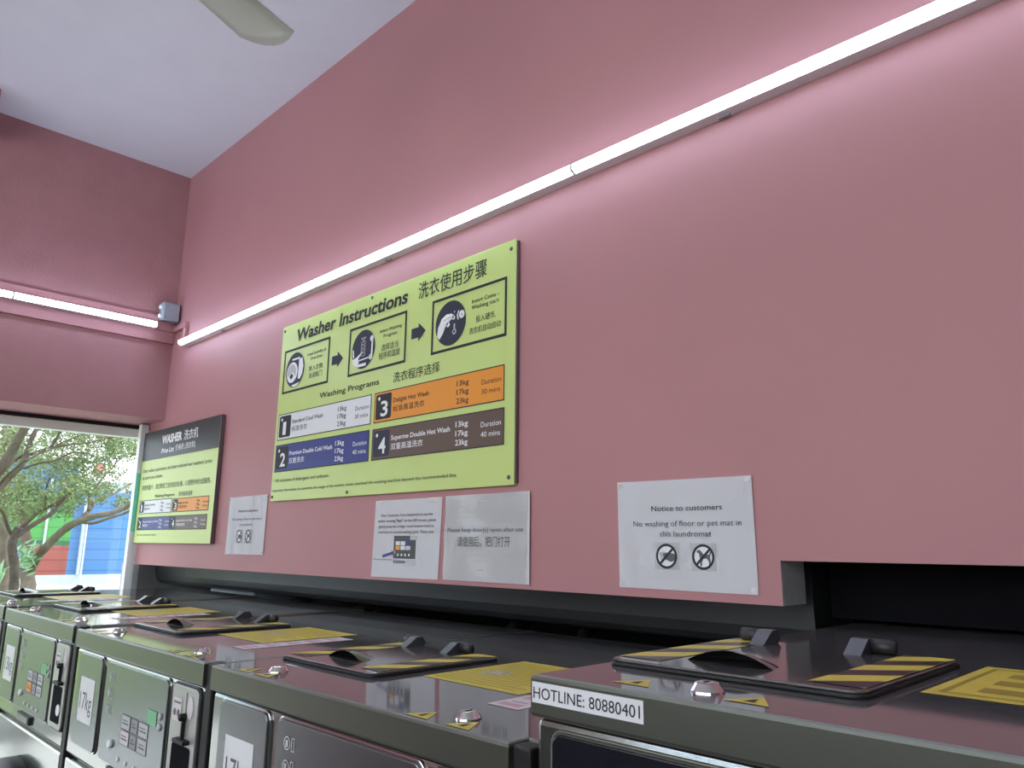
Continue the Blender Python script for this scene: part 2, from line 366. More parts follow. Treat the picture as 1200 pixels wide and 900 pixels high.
# ------------------------------------------------------------------ washer instructions sign
SY = -.0125
root = empty('washer_instructions_sign', (1.632, 0, 1.583)); tag(root, 'large lime green Washer Instructions board under the lamp run', 'sign')
def onroot(o): o.matrix_parent_inverse = Matrix.Translation(root.location).inverted(); return o
bm = NB(); box(bm, (1.054, SY+.0005, 1.583), (2.2165, -.002, 2.195), bev=.0015); onroot(link('board', bm, 'green', root))
bm = NB(); box(bm, (2.2165, SY+.003, 1.588), (2.2205, -.002, 2.19)); onroot(link('edge_strip', bm, 'backing', root))
def pr(): return Print((0, SY, 0), (1, 0, 0), (0, 0, 1), (0, -1, 0))
P = pr()
P.text('Washer Instructions', 1.158, 2.126, .043, 'ink', 1.781, bold=.026, shear=.12)
onroot(P.build('heading_lettering', root)); P = pr()
P.text('洗衣使用步骤', 1.83, 2.122, .046, 'ink', 2.112, bold=.004, cjk=True)
onroot(P.build('heading_lettering', root)); P = pr()
P.text('Washing Programs', 1.331, 1.903, .0185, 'ink', 1.658, bold=.008)
onroot(P.build('heading_lettering', root)); P = pr()
P.text('洗衣程序选择', 1.727, 1.897, .028, 'ink', 1.935, bold=.0, cjk=True)
onroot(P.build('heading_lettering', root)); P = pr()
P.text('* All inclusive of detergent and softener.', 1.067, 1.646, .012, 'ink', 1.419)
onroot(P.build('footnote_lettering', root)); P = pr()
P.text('Important: Remember to maximize the usage of the washer, never overload the washing machine beyond the recommended line.', 1.066, 1.614, .0095, 'ink', 2.015)
onroot(P.build('footnote_lettering', root))
def arrow(u, v, wd, h):
    P = pr(); P.poly([(u, v-h*.28), (u+wd*.5, v-h*.28), (u+wd*.5, v-h/2), (u+wd, v), (u+wd*.5, v+h/2), (u+wd*.5, v+h*.28), (u, v+h*.28)], 'navy_ink'); onroot(P.build('arrow', root))
arrow(1.392, 2.017, .064, .052); arrow(1.804, 2.026, .064, .054)
def step(u0, u1, lines, pic):
    P = pr(); P.border(u0, 1.949, u1, 2.103, .0075, 'ink', tv=.0075); b = onroot(P.build('step_box', root))
    P = pr(); pic(P, u0+.079); b2 = P.build('pictogram', b)
    P = pr()
    for s, a, e, v, h, c in lines: P.text(s, a, v, h, 'ink', e, cjk=c, bold=0 if c else .004)
    P.build('lettering', b)
def pic1(P, c):
    P.disc(c, 2.025, .061, 'navy_ink', .0008)
    n = .0011
    P.poly([(c-.022, 2.066), (c+.03, 2.066), (c+.03, 2.06), (c-.022, 2.06)], 'white_ink', n)
    P.poly([(c+.024, 2.058), (c+.046, 2.062), (c+.055, 2.03), (c+.05, 2.005), (c+.036, 1.988), (c+.022, 1.992)], 'white_ink', n)
    P.disc(c-.018, 2.018, .036, 'white_ink', n); P.disc(c-.021, 2.017, .030, 'lightgrey', .0013)
    P.poly([(c-.046, 2.004), (c-.03, 2.01), (c-.012, 2.018), (c+.006, 2.002), (c-.004, 1.986), (c-.03, 1.983)], 'white_ink', .0015)
    P.poly([(c-.034, 2.004), (c-.02, 2.014), (c-.006, 2.006), (c-.02, 1.993)], 'ink', .0017)
    P.poly([(c-.02, 1.972), (c+.036, 1.978), (c+.02, 1.968), (c, 1.965)], 'white_ink', n)
def pic2(P, c):
    P.disc(c, 2.025, .061, 'navy_ink', .0008); n = .0011
    P.stroke((c+.047, 2.05), (c+.046, 1.998), .008, 'white_ink', n); P.disc(c+.043, 2.052, .009, 'white_ink', n); P.disc(c+.041, 1.995, .009, 'white_ink', n)
    P.stroke((c-.02, 1.992), (c+.04, 1.995), .004, 'white_ink', n); P.stroke((c-.03, 1.976), (c+.018, 1.976), .009, 'white_ink', n)
    P.poly([(c-.056, 2.0), (c-.035, 2.004), (c, 2.02), (c-.024, 1.998), (c-.02, 1.985), (c-.035, 1.973), (c-.05, 1.985)], 'white_ink', n)
    P.stroke((c-.054, 2.03), (c-.05, 2.005), .006, 'white_ink', n)
    for i in range(4): P.border(c-.012, 2.004+i*.012, c+.011, 2.013+i*.012, .0017, 'lightgrey', n)
    P.poly([(c-.014, 2.062), (c+.014, 2.062), (c, 2.05)], 'lightgrey', n); P.poly([(c-.008, 2.06), (c+.008, 2.06), (c, 2.053)], 'navy_ink', .0014)
def pic3(P, c):
    P.disc(c, 2.025, .062, 'navy_ink', .0008); n = .0011
    P.poly([(c-.054, 1.996), (c-.05, 2.02), (c-.036, 2.043), (c-.016, 2.052), (c+.004, 2.05), (c+.016, 2.043), (c+.012, 2.034), (c+.002, 2.034), (c-.008, 2.027), (c-.012, 2.02), (c-.02, 2.018), (c-.03, 2.0), (c-.044, 1.986)], 'white_ink', n)
    P.disc(c-.009, 2.022, .007, 'white_ink', n); P.disc(c+.013, 2.037, .006, 'white_ink', n); P.stroke((c-.028, 2.036), (c+.004, 2.042), .0015, 'grey_ink', .0013)
    P.ring(c+.046, 2.04, .011, .0035, 'white_ink', n); P.rect(c+.0445, 2.034, c+.0475, 2.046, 'white_ink', n)
    P.poly([(c+.032, 2.053), (c+.026, 2.04), (c+.03, 2.028), (c+.034, 2.028), (c+.031, 2.04), (c+.036, 2.053)], 'white_ink', n)
    P.rect(c+.014, 1.998, c+.02, 2.02, 'lightgrey', n); P.disc(c+.017, 1.998, .008, 'lightgrey', n); P.disc(c+.017, 1.998, .004, 'navy_ink', .0013); P.rect(c+.015, 2.05, c+.018, 2.056, 'lightgrey', n)
step(1.081, 1.374, [('Load Laundry &', 1.238, 1.353, 2.06, .0105, 0), ('Close Door', 1.257, 1.334, 2.043, .0105, 0), ('放入衣物,', 1.252, 1.341, 2.004, .017, 1), ('关闭机门', 1.254, 1.336, 1.979, .018, 1)], pic1)
step(1.488, 1.78, [('Select Washing', 1.648, 1.758, 2.059, .0105, 0), ('Program', 1.67, 1.735, 2.042, .0105, 0), ('选择适当', 1.661, 1.744, 2.001, .019, 1), ('程序和温度', 1.65, 1.754, 1.977, .019, 1)], pic2)
step(1.894, 2.187, [('Insert Coins -', 2.058, 2.158, 2.06, .0115, 0), ('Washing start', 2.057, 2.159, 2.043, .0115, 0), ('投入硬币,', 2.074, 2.148, 2.004, .0165, 1), ('洗衣机自动启动', 2.049, 2.167, 1.977, .0165, 1)], pic3)
PROG = [('1', 'Standard Cool Wash', '标准洗衣', '30 mins', 'sign_white', 'ink'), ('2', 'Premium Double Cold Wash', '双重洗衣', '40 mins', 'sign_blue', 'white_ink'), ('3', 'Delight Hot Wash', '标准高温洗衣', '30 mins', 'sign_orange', 'ink'), ('4', 'Superme Double Hot Wash', '双重高温洗衣', '40 mins', 'sign_brown', 'white_ink')]
def program(pr, wrap, u0, v0, u1, v1, pg, root, wt):
    """one wash programme panel: coloured field, number badge, title, weights, duration"""
    n_, title, cn, dur, colm, ink = pg; W = u1-u0; H = v1-v0
    P = pr(); P.rect(u0, v0, u1, v1, colm, .0006); P.border(u0, v0, u1, v1, .0028, 'ink', .0008); b = wrap(P.build('program_panel', root))
    P = pr(); P.poly(rrect(u0+W*.015, v0+H*.1, u0+W*.155, v1-H*.08, H*.08), 'ink' if n_ != '4' else 'navy_ink', .0009)
    P.text(n_, u0+W*.062, v0+H*.2, H*.5, 'white_ink', u0+W*(.125 if n_ != '1' else .1), n=.0013, bold=.02); P.disc(u0+W*.045, v1-H*.22, H*.06, 'white_ink', .0013); P.build('number_badge', b)
    P = pr(); P.text(title, u0+W*.17, v0+H*.57, H*.15, ink, u0+W*wt, bold=.014); P.text(cn, u0+W*.17, v0+H*.26, H*.19, ink, u0+W*(.17+.047*len(cn)*(.93 if len(cn) > 4 else .95)), cjk=True, bold=.004)
    for i, k in enumerate(('13kg', '17kg', '23kg')): P.text(k, u0+W*.675, v0+H*(.66-.26*i), H*.16, ink, u0+W*.762, bold=.012)
    P.text('Duration', u0+W*.85, v0+H*.55, H*.15, ink, u0+W*.98); P.text(dur, u0+W*.85, v0+H*.28, H*.15, ink, u0+W*.975); P.build('lettering', b)
for (a, b_, c, d), pg, wt in (((1.073, 1.788, 1.624, 1.878), PROG[0], .52), ((1.069, 1.68, 1.6215, 1.772), PROG[1], .645), ((1.640, 1.788, 2.182, 1.878), PROG[2], .465), ((1.637, 1.68, 2.183, 1.771), PROG[3], .635)):
    program(pr, onroot, a, b_, c, d, pg, root, wt)
for u, v in ((1.07, 2.178), (1.6, 2.182), (2.2, 2.172), (1.066, 1.598), (1.52, 1.595), (2.2, 1.602)):
    bm = NB(); lathe(bm, [(.0055, 0), (.0045, -.002), (.002, -.0028)], (u, SY, v), 'y', 14); onroot(link('screw', bm, 'grey_ink', root))

# ------------------------------------------------------------------ price list sign
PY = -.019
root = empty('price_list_sign', (.235, 0, 1.44)); tag(root, 'smaller washer price list sign with charcoal header, beside the window', 'sign')
bm = NB(); box(bm, (-.163, PY+.0005, 1.441), (.628, -.002, 1.932), bev=.001)
for f in bm.faces: f.normal_update(); f.material_index = 0 if f.normal.y < -.9 else 1
onroot(link('board', bm, ['green', 'backing'], root))
def prp(): return Print((0, PY, 0), (1, 0, 0), (0, 0, 1), (0, -1, 0))
P = prp(); P.rect(-.1625, 1.8025, .6275, 1.9315, 'charcoal')
P.text('WASHER', .049, 1.866, .036, 'white_ink', .265, bold=.04); P.text('洗衣机', .286, 1.861, .04, 'white_ink', .427, bold=.008, cjk=True)
P.text('Price List', .056, 1.824, .021, 'white_ink', .193, bold=.025, shear=.15); P.text('价格表 (洗衣机)', .207, 1.819, .025, 'white_ink', .408, cjk=True, bold=.004); onroot(P.build('header', root))
P = prp(); P.text("Dear value customers, we have reduced our washers' price", -.133, 1.749, .017, 'ink', .58); P.text('to serve you better.', -.134, 1.719, .016, 'ink', .101)
P.text('尊贵的客户，我们降低了洗衣机的价格，以便更好地为您服务。', -.126, 1.669, .021, 'ink', .588, cjk=True); P.text('Washing Programs', .034, 1.634, .0125, 'ink', .247, bold=.008); P.text('洗衣程序选择', .289, 1.629, .018, 'ink', .425, cjk=True)
P.text('* All inclusive of detergent and softener.', -.134, 1.472, .0085, 'ink', .095); onroot(P.build('lettering', root))
for (a, b_, c, d), pg, wt in (((-.133, 1.566, .228, 1.625), PROG[0], .5), ((-.136, 1.496, .228, 1.552), PROG[1], .66), ((.238, 1.566, .585, 1.622), PROG[2], .45), ((.232, 1.495, .581, 1.552), PROG[3], .62)):
    program(prp, onroot, a, b_, c, d, pg, root, wt)

# ------------------------------------------------------------------ paper notices
def sheet(name, label, cat, corners, warp, m, group=None):
    """corners (u,v): top left, top right, bottom right, bottom left; returns root and a Print that follows the paper"""
    cu = sum(c[0] for c in corners)/4; root = empty(name, (cu, 0, min(c[1] for c in corners))); tag(root, label, cat, group)
    tl, tr_, br, bl = [Vector(c) for c in corners]; bm = NB(); nu, nv = 24, 18; g = []
    for j in range(nv+1):
        row = []
        for i in range(nu+1):
            a, b = i/nu, j/nv; q = (bl*(1-a)+br*a)*(1-b)+(tl*(1-a)+tr_*a)*b
            row.append(bm.verts.new((q.x, -.0022-warp(q.x, q.y), q.y)))
        g.append(row)
    for j in range(nv):
        for i in range(nu): bm.faces.new((g[j][i], g[j][i+1], g[j+1][i+1], g[j+1][i]))
    bmesh.ops.solidify(bm, geom=bm.faces[:], thickness=-.0004)
    o = link('sheet', bm, m, root); o.matrix_parent_inverse = Matrix.Translation(root.location).inverted()
    def P(): return Print((0, -.0027, 0), (1, 0, 0), (0, 0, 1), (0, -1, 0), warp)
    def fin(p, nm):
        o = p.build(nm, root); o.matrix_parent_inverse = Matrix.Translation(root.location).inverted(); return o
    return root, P, fin
def no_mat(P, u0, v0, u1, v1, dog):
    cx, cy = (u0+u1)/2, (v0+v1)/2; r = (v1-v0)*.47; rr = min(r, (u1-u0)*.47)
    P.rect(u0, v0, u1, v1, 'lightgrey', .0003)
    P.disc(cx, cy, r, 'white_ink', .0005)
    if dog:
        pts = [(-.62, .38), (-.5, .52), (-.28, .55), (-.15, .4), (.05, .2), (.5, .18), (.62, .4), (.68, .55), (.72, .35), (.62, .12), (.6, -.1), (.66, -.35), (.62, -.72), (.46, -.72), (.5, -.4), (.32, -.12), (.0, -.15), (-.12, -.4), (-.12, -.7), (-.3, -.7), (-.28, -.3), (-.34, .1), (-.4, .28)]
        P.poly([(cx+a*r, cy+b*r) for a, b in pts], 'grey_ink', .0007)
    else:
        P.poly([(cx+a*r, cy+b*r) for a, b in ((-.75, .25), (-.3, .38), (.1, .3), (.0, -.3), (-.5, -.4))], 'lightgrey', .0007)
        P.poly([(cx+a*r, cy+b*r) for a, b in ((-.35, .2), (.2, .3), (.8, .18), (.86, -.3), (.4, -.45), (-.25, -.2))], 'grey_ink', .0009)
    P.ring(cx, cy, r, r*.8, 'ink', .0011); P.stroke((cx-r*.62, cy-r*.62), (cx+r*.62, cy+r*.62), r*.2, 'ink', .0012)
def notice(label, corners, warp, L_, group):
    root, P, fin = sheet('customer_notice', label, 'notice', corners, warp, 'paper', group)
    p = P()
    for s, a, e, v, h, b in L_['t']: p.text(s, a, v, h, 'ink', e, bold=b)
    fin(p, 'lettering')
    for dog, q in ((0, L_['i1']), (1, L_['i2'])):
        p = P(); no_mat(p, *q, dog); fin(p, 'pictogram')
    p = P(); tl, tr_, br, bl = corners
    for c, sx, sy in ((tl, 1, -1), (tr_, -1, -1), (br, -1, 1), (bl, 1, 1)):
        p.poly([(c[0]+sx*.002, c[1]+sy*.004), (c[0]+sx*.014, c[1]+sy*.004), (c[0]+sx*.014, c[1]+sy*.011), (c[0]+sx*.002, c[1]+sy*.011)], 'tape', .0003)
    fin(p, 'tape')
wv1 = lambda u, v: .0012*math.sin(u*17+v*6)+.0012+.003*max(0, (v-1.55)/.03)*0 + .006*max(0., (1.385-v)/.02)**2*.3*(1 if u > 2.75 else .3)
notice('white notice reading No washing of floor or pet mat, by the raised recess', [(2.51, 1.574), (2.807, 1.572), (2.808, 1.365), (2.511, 1.366)], wv1,
       dict(t=[('Notice to customers', 2.592, 2.746, 1.5135, .0105, .006), ('No washing of floor or pet mat in', 2.549, 2.783, 1.4845, .0108, -.004), ('this laundromat', 2.61, 2.721, 1.465, .0108, -.004)], i1=(2.597, 1.403, 2.651, 1.453), i2=(2.677, 1.403, 2.7285, 1.4525)), 'printed pet mat notices')
wv2 = lambda u, v: .0014+.0012*math.sin(u*21+1)
notice('white notice about pet mats beside the price list sign', [(.73, 1.608), (1.017, 1.609), (1.014, 1.406), (.727, 1.405)], wv2,
       dict(t=[('Notice to customers', .809, .96, 1.553, .009, .012), ('No washing of floor or pet mat in', .766, .991, 1.5245, .009, 0), ('this laundromat', .826, .93, 1.505, .009, 0)], i1=(.803, 1.444, .858, 1.492), i2=(.875, 1.444, .929, 1.492)), 'printed pet mat notices')
wv = lambda u, v: .0012+.001*math.sin(u*25)
root, P, fin = sheet('error_code_notice', 'white notice with a small washer panel photo and blue arrow, under the sign', 'notice', [(1.657, 1.565), (1.949, 1.566), (1.94, 1.359), (1.65, 1.357)], wv, 'paper')
p = P()
for s, a, e, v in (('Dear Customer, if you happened to see the', 1.687, 1.914, 1.52), ('washer showing "NuA" on the LED screen, please', 1.672, 1.928, 1.505), ('gently press the orange round button once to', 1.677, 1.92, 1.49), ('reset back to normal washing cycle. Thank you.', 1.676, 1.921, 1.475)): p.text(s, a, v, .0078, 'ink', e)
p.text('Press here to reset the button', 1.658, 1.403, .0045, 'ink', 1.745); fin(p, 'lettering')
p = P(); p.rect(1.751, 1.408, 1.848, 1.468, 'charcoal', .0003); p.rect(1.749, 1.393, 1.847, 1.406, 'lightgrey', .0003); p.rect(1.824, 1.457, 1.852, 1.468, 'lightgrey', .0005)
for u, v, m in ((1.76, 1.443, 'sign_white'), (1.783, 1.443, 'sign_white'), (1.806, 1.443, 'sign_blue'), (1.76, 1.431, 'sign_orange'), (1.783, 1.431, 'sign_white'), (1.806, 1.431, 'cream')): p.rect(u, v, u+.02, v+.0105, m, .0005)
for i in range(4): p.disc(1.772+i*.0165, 1.418, .0035, 'white_ink', .0005, k=12)
p.disc(1.757, 1.424, .004, 'sign_orange', .0005, k=12)
for i in range(9): p.rect(1.752+i*.006, 1.396, 1.756+i*.006, 1.403, 'grey_ink', .0005)
fin(p, 'panel_photo')
p = P(); p.poly([(1.701, 1.409), (1.745, 1.418), (1.744, 1.4135), (1.756, 1.424), (1.741, 1.43), (1.7425, 1.4255), (1.7, 1.4165)], 'sign_blue', .0007); fin(p, 'arrow')
p = P(); p.rect(1.668, 1.556, 1.69, 1.5635, 'tape', .0003); p.rect(1.895, 1.556, 1.935, 1.5645, 'tape', .0003); fin(p, 'tape')
wv3 = lambda u, v: .002+.0012*math.sin(u*40+v*12)+.0008*math.sin(v*70+u*9)
root, P, fin = sheet('door_notice', 'notice in a shiny plastic sleeve reading Please keep door(s) open after use', 'notice', [(1.965, 1.567), (2.254, 1.568), (2.252, 1.36), (1.962, 1.36)], wv3, 'sleeve')
p = P(); p.text('Please keep door(s) open after use', 1.978, 1.477, .0105, 'grey_ink', 2.241); p.text('请使用后，把门打开', 2.014, 1.441, .0225, 'grey_ink', 2.199, cjk=True); fin(p, 'lettering')
p = P(); p.rect(2.253, 1.36, 2.2615, 1.568, 'tape', .0003); p.rect(2.085, 1.548, 2.125, 1.552, 'lightgrey', .0003); p.rect(2.09, 1.386, 2.11, 1.3885, 'lightgrey', .0003); fin(p, 'sleeve_edge')

# ------------------------------------------------------------------ duct and hoses behind the machines
bm = NB(); prof = [(.13, 1.60), (.13, 1.33), (.132, 1.30), (.138, 1.278), (.148, 1.266), (.16, 1.261), (.19, 1.261), (.3, 1.30), (.36, 1.42), (.36, 1.60)]
prism(bm, prof, -.268, 2.845, 'x')
o = link('exhaust_duct', bm, 'duct'); tag(o, 'long dark grey duct hanging behind the pink wall above the washers', 'duct')
for i, (x, dx) in enumerate(((.84, -.03), (1.26, -.02), (1.36, 0), (1.97, .01), (2.2, .03))):
    bm = NB(); tube(bm, smooth_path([(x, .34, 1.32), (x, .28, 1.262-.02), (x+dx, .22, 1.2), (x+2*dx, .21, .9)]), .017, 8)
    o = link('drain_hose', bm, 'rubber'); tag(o, 'black hose dropping behind the washers, %s from the window end' % ('first', 'second', 'third', 'fourth', 'fifth')[i], 'hose', 'hoses behind the washers')
root = empty('added_pale_cabinet', (.31, .32, 0)); tag(root, 'pale cabinet added behind the washers for the bright sliver under the duct', 'cabinet')
bm = NB(); box(bm, (-.2, -.09, .05), (.2, .1, 1.252), bev=.006); box(bm, (-.18, -.08, 0), (.18, .08, .05)); link('body', bm, 'pale_blue', root)
bm = NB(); box(bm, (-.19, -.098, .1), (.19, -.0905, 1.24), bev=.003); link('door', bm, 'white_gloss', root)  # added cabinet; white door replaces the light in the gap under the duct

# ------------------------------------------------------------------ washing machines
def clip_v(q, v, sg):
    out = []
    for i, a in enumerate(q):
        b = q[(i+1) % len(q)]; da, db = (a[1]-v)*sg, (b[1]-v)*sg
        if da >= 0: out.append(a)
        if da*db < 0: t = da/(da-db); out.append((a[0]+(b[0]-a[0])*t, a[1]+(b[1]-a[1])*t))
    return out
def machine(x0, wd, zt, kg, label, gap=.03, hotline=False, group='coin washing machines in the row'):
    root = empty('washing_machine', (x0, YF, 0)); tag(root, label, 'washing machine', group)
    T = zt; D = .685+(.16 if hotline else .1)
    lip = .04
    bm = NB(); box(bm, (.002, .006, .984), (wd-.002, D-.01, T-lip-.0015), bev=.006); box(bm, (.012, .02, .97), (wd-.012, D-.02, .99)); box(bm, (.002, .006, .03), (wd-.002, D-.01, .977), bev=.006); box(bm, (.03, .05, 0), (wd-.03, D-.05, .04))
    body = link('cabinet', bm, 'steel', root)
    bm = NB(); prism(bm, [(0, 0), (wd, 0), (wd, .03), (wd+gap-.003, .03), (wd+gap-.003, D), (0, D)], T-lip, T, 'z', bev=.004)
    for f in bm.faces: f.normal_update(); f.material_index = 0 if f.normal.z > .97 else 1
    link('top_cover', bm, ['top', 'lip'], root)
    if gap > .01:
        bm = NB(); box(bm, (wd+.001, .004, 0), (wd+gap-.003, .029, T-.001), bev=.003); link('corner_post', bm, 'rubber', root)
    # front panels
    F = .006
    def plate(name, a, b, z0, z1, m, rim='panel_rim', r=.014, parent=root):
        bm = NB(); prism(bm, rrect(a-.004, z0-.004, b+.004, z1+.004, r+.003), F-.003, F+.001, 'y', mi=1, bev=.0015); prism(bm, rrect(a, z0, b, z1, r), F-.006, F-.001, 'y', mi=0, bev=.0015)
        return link(name, bm, [m, rim], parent)
    pz1, pz0 = T-.047, T-.232
    def fp(dy=0): return Print((0, F-.0062-dy, 0), (1, 0, 0), (0, 0, 1), (0, -1, 0))
    a, b = wd*.062, wd*.285
    if hotline:
        plate('display_panel', .027, wd*.5, T-.24, T-.051, 'display', rim='lip', r=.012)
    else:
        plate('weight_panel', a, b, pz0, pz1, 'panel')
        P = fp(); P.rect(a+.028, T-.184, a+.028+.092, T-.094, 'sign_white', .0003); cl = P.build('capacity_label', root)
        P = fp(); P.text(kg, a+.036, T-.158, .036, 'grey_ink', a+.112, n=.0006); P.build('lettering', cl)
    c0, c1 = wd*.325, wd*.8
    if hotline: c0 = wd*.53
    cp = plate('control_panel', c0, c1, pz0, pz1, 'panel')
    P = fp(); W = wd*.475
    x = c0+W*.1
    for i in range(3):
        z = T-.075-i*.03
        P.ring(x, z, .009, .0072, 'lightgrey'); P.rect(x-.004, z-.005, x+.003, z+.004, 'lightgrey')
        P.border(x+.012, z-.009, x+.02, z+.009, .0014, 'lightgrey')
    P.build('icons', cp)
    P = fp()
    for i, (m, dx) in enumerate((('lightgrey', 0), ('midgrey', .055), ('lightgrey', .1), ('sign_orange' if kg == '13kg' else 'cream', 0), ('midgrey', .055), ('lightgrey', .1))):
        u = c0+W*.36+dx*.9; v = T-.158-(i//3)*.028; ww = (.05 if dx != .055 else .038)*.9
        P.rect(u, v, u+ww, v+.026, m, .0004); P.border(u, v, u+ww, v+.026, .0012, 'grey_ink', .0006)
        P.rect(u+.006, v+.009, u+ww-.008, v+.012, 'grey_ink', .0006); P.rect(u+.006, v+.015, u+ww-.012, v+.017, 'grey_ink', .0006)
    P.build('program_labels', cp)
    P = fp(); P.rect(c0+W*.74, T-.13, c0+W*.88, T-.105, 'lcd'); P.build('display', cp)
    for k in range(2):
        bm = NB(); lathe(bm, [(.006, 0), (.006, -.002), (.004, -.0035)], (c0+W*.93, F-.006, T-.11-k*.018), 'y', 14); link('indicator', bm, 'lightgrey', cp)
    bm = NB(); lathe(bm, [(.008, 0), (.008, -.004), (.006, -.006)], (c0+W*.22, F-.006, T-.195), 'y', 18); link('start_button', bm, 'white_gloss', cp)
    for k in range(4):
        bm = NB(); lathe(bm, [(.004, 0), (.004, -.002)], (c0+W*(.36+.13*k), F-.006, T-.215), 'y', 12); link('program_button', bm, 'white_gloss', cp)
    k0, k1 = wd*.828, wd*.985
    co = plate('coin_panel', k0, k1, pz0, pz1, 'coin_metal', 'hinge', r=.012)
    P = fp(); P.rect(k0+.01, T-.105, k0+.045, T-.068, 'cream'); P.rect(k0+.013, T-.077, k0+.042, T-.074, 'grey_ink', .0008); P.disc(k0+.019, T-.092, .006, 'grey_ink', .0008); P.disc(k0+.034, T-.092, .006, 'grey_ink', .0008); P.build('coin_label', co)
    P = fp(); P.rect(k0+.062, T-.1, k0+.0645, T-.055, 'rubber'); P.disc(k0+.08, T-.078, .012, 'cream', rv=.018); P.build('coin_slot', co)
    bm = NB(); lathe(bm, [(.006, 0), (.006, -.01), (.003, -.012)], (k0+.063, F-.006, T-.094), 'y', 14); box(bm, (k0+.061, F-.012, T-.128), (k0+.0655, F-.006, T-.096)); box(bm, (k0+.042, F-.018, T-.135), (k0+.088, F-.004, T-.128), bev=.002); link('coin_lever', bm, 'rubber', co)
    bm = NB(); prism(bm, rrect(k0+.018, pz0+.012, k1-.014, T-.14, .006), F-.0066, F-.0061, 'y'); link('coin_return', bm, 'black_panel', co)
    bm = NB()
    for i in range(24):
        a_, b_ = 2*math.pi*i/24, 2*math.pi*(i+1)/24
    lathe(bm, [(.0125, 0), (.0125, -.002), (.0115, -.0025)], (k0+.075, F-.0066, T-.19), 'y', 20); link('lock_ring', bm, 'white_gloss', co)
    # slot plate below the controls
    bm = NB(); prism(bm, rrect(wd*.41, .992, wd*.59, 1.012, .003), .0, .008, 'y', mi=1); prism(bm, rrect(wd*.42, .995, wd*.58, 1.009, .002), -.002, .001, 'y'); link('name_plate', bm, ['panel', 'hinge'], root)
    # round loading door
    dx, dz, dr = wd*.5, .68, min(.25, wd*.36)
    bm = NB(); lathe(bm, [(dr, .006), (dr, -.02), (dr-.012, -.035), (dr-.05, -.04), (dr-.06, -.03)], (dx, 0, dz), 'y', 48); door = link('door', bm, 'rubber', root, smooth=True)
    bm = NB(); lathe(bm, [(dr-.062, -.02), (dr-.062, -.045), (dr-.1, -.062), (.03, -.07)], (dx, 0, dz), 'y', 40); link('door_glass', bm, 'display', door, smooth=True)
    bm = NB(); box(bm, (dx+dr-.045, -.07, dz-.05), (dx+dr-.02, -.03, dz+.05), bev=.006); link('door_handle', bm, 'chrome', door)
    # hopper lid on the top
    lx0, lx1, ly0, ly1 = .010, .285, (.108 if hotline else .115), (.395 if hotline else .388)
    bm = NB(); prism(bm, rrect(lx0, ly0, lx1, ly1, .016), T+.0003, T+.0042, 'z', mi=1, bev=.0012); prism(bm, rrect(lx0+.0015, ly0+.0015, lx1-.0015, ly1-.0015, .015), T+.0043, T+.0072, 'z', mi=0, bev=.0015)
    lid = link('hopper_lid', bm, ['lid', 'rubber'], root)
    LT = T+.0072
    # finger hood: quarter dome open to the front
    cxh = .128; wy = ly0+.055; bm = NB(); nn, mm = 16, 5; rows = []
    for j in range(mm+1):
        t = j/mm; row = []
        for i in range(nn+1):
            s = -1+2*i/nn; hgt = .0135*(1-s*s)*math.cos(t*math.pi/2); y = wy+.05*t*(1-s*s)**.5
            row.append(bm.verts.new((cxh+.049*s, y, LT+hgt)))
        rows.append(row)
    for j in range(mm):
        for i in range(nn):
            q = (rows[j][i], rows[j][i+1], rows[j+1][i+1], rows[j+1][i])
            bm.faces.new(q)
    bmesh.ops.remove_doubles(bm, verts=bm.verts[:], dist=.00005)
    link('finger_hood', bm, 'lid', lid, smooth=True)
    P = Print((0, 0, LT), (1, 0, 0), (0, 1, 0), (0, 0, 1))
    P.poly([(cxh+.048*s/8, wy+.042*(1-(s/8)**2)**.5) for s in range(8, -9, -1)]+[(cxh+.048*s/8, wy-.014*(1-(s/8)**2)) for s in range(-7, 8)], 'rubber', .0004); P.build('finger_well', lid)
    # hazard tape
    for side in (0, 1):
        P = Print((0, 0, LT), (1, 0, 0), (0, 1, 0), (0, 0, 1))
        u = lx0+.004 if side == 0 else lx1-.058; y0, y1 = ly0+.02, ly1-.006; wd_ = .052; hh = .047
        for i in range(-2, 8):
            q = [(u, y0+i*hh), (u+wd_, y0+i*hh+wd_), (u+wd_, y0+(i+1)*hh+wd_), (u, y0+(i+1)*hh)]
            q = clip_v(clip_v(q, y0, 1), y1, -1)
            if len(q) >= 3: P.poly(q, 'yellow' if i % 2 == 0 else 'haz_black', .0005)
        P.build('hazard_tape', lid)
    # hinges
    for hx, sg in ((.068, -1), (.186, 1)):
        bm = NB(); y0 = .338
        prism(bm, [(y0, LT), (y0+.04, LT), (y0+.048, LT+.005), (y0+.04, LT+.0165), (y0+.026, LT+.0165)], hx-.010, hx+.010, 'x')
        hs = link('hinge', bm, 'hinge_strap', lid)
        bm = NB(); tube(bm, [(hx+sg*.0105, y0+.036, LT+.0085), (hx+sg*.036, y0+.036, LT+.0085)], .0082, 14); link('hinge_barrel', bm, 'hinge', hs)
    # chrome locks, triangles, labels
    offs = (.173, .72) if hotline else (wd*.2, wd*.84)
    for bx in offs:
        bm = NB(); lathe(bm, [(.0155, 0), (.015, .002), (.0105, .0085), (.008, .0092)], (bx, .045, T), 'z', 22); lk = link('top_lock', bm, 'chrome', root, smooth=False)
        P = Print((0, 0, T+.0092), (1, 0, 0), (0, 1, 0), (0, 0, 1)); P.rect(bx-.0015, .039, bx+.0015, .051, 'rubber', .0004); P.build('key_slot', lk)
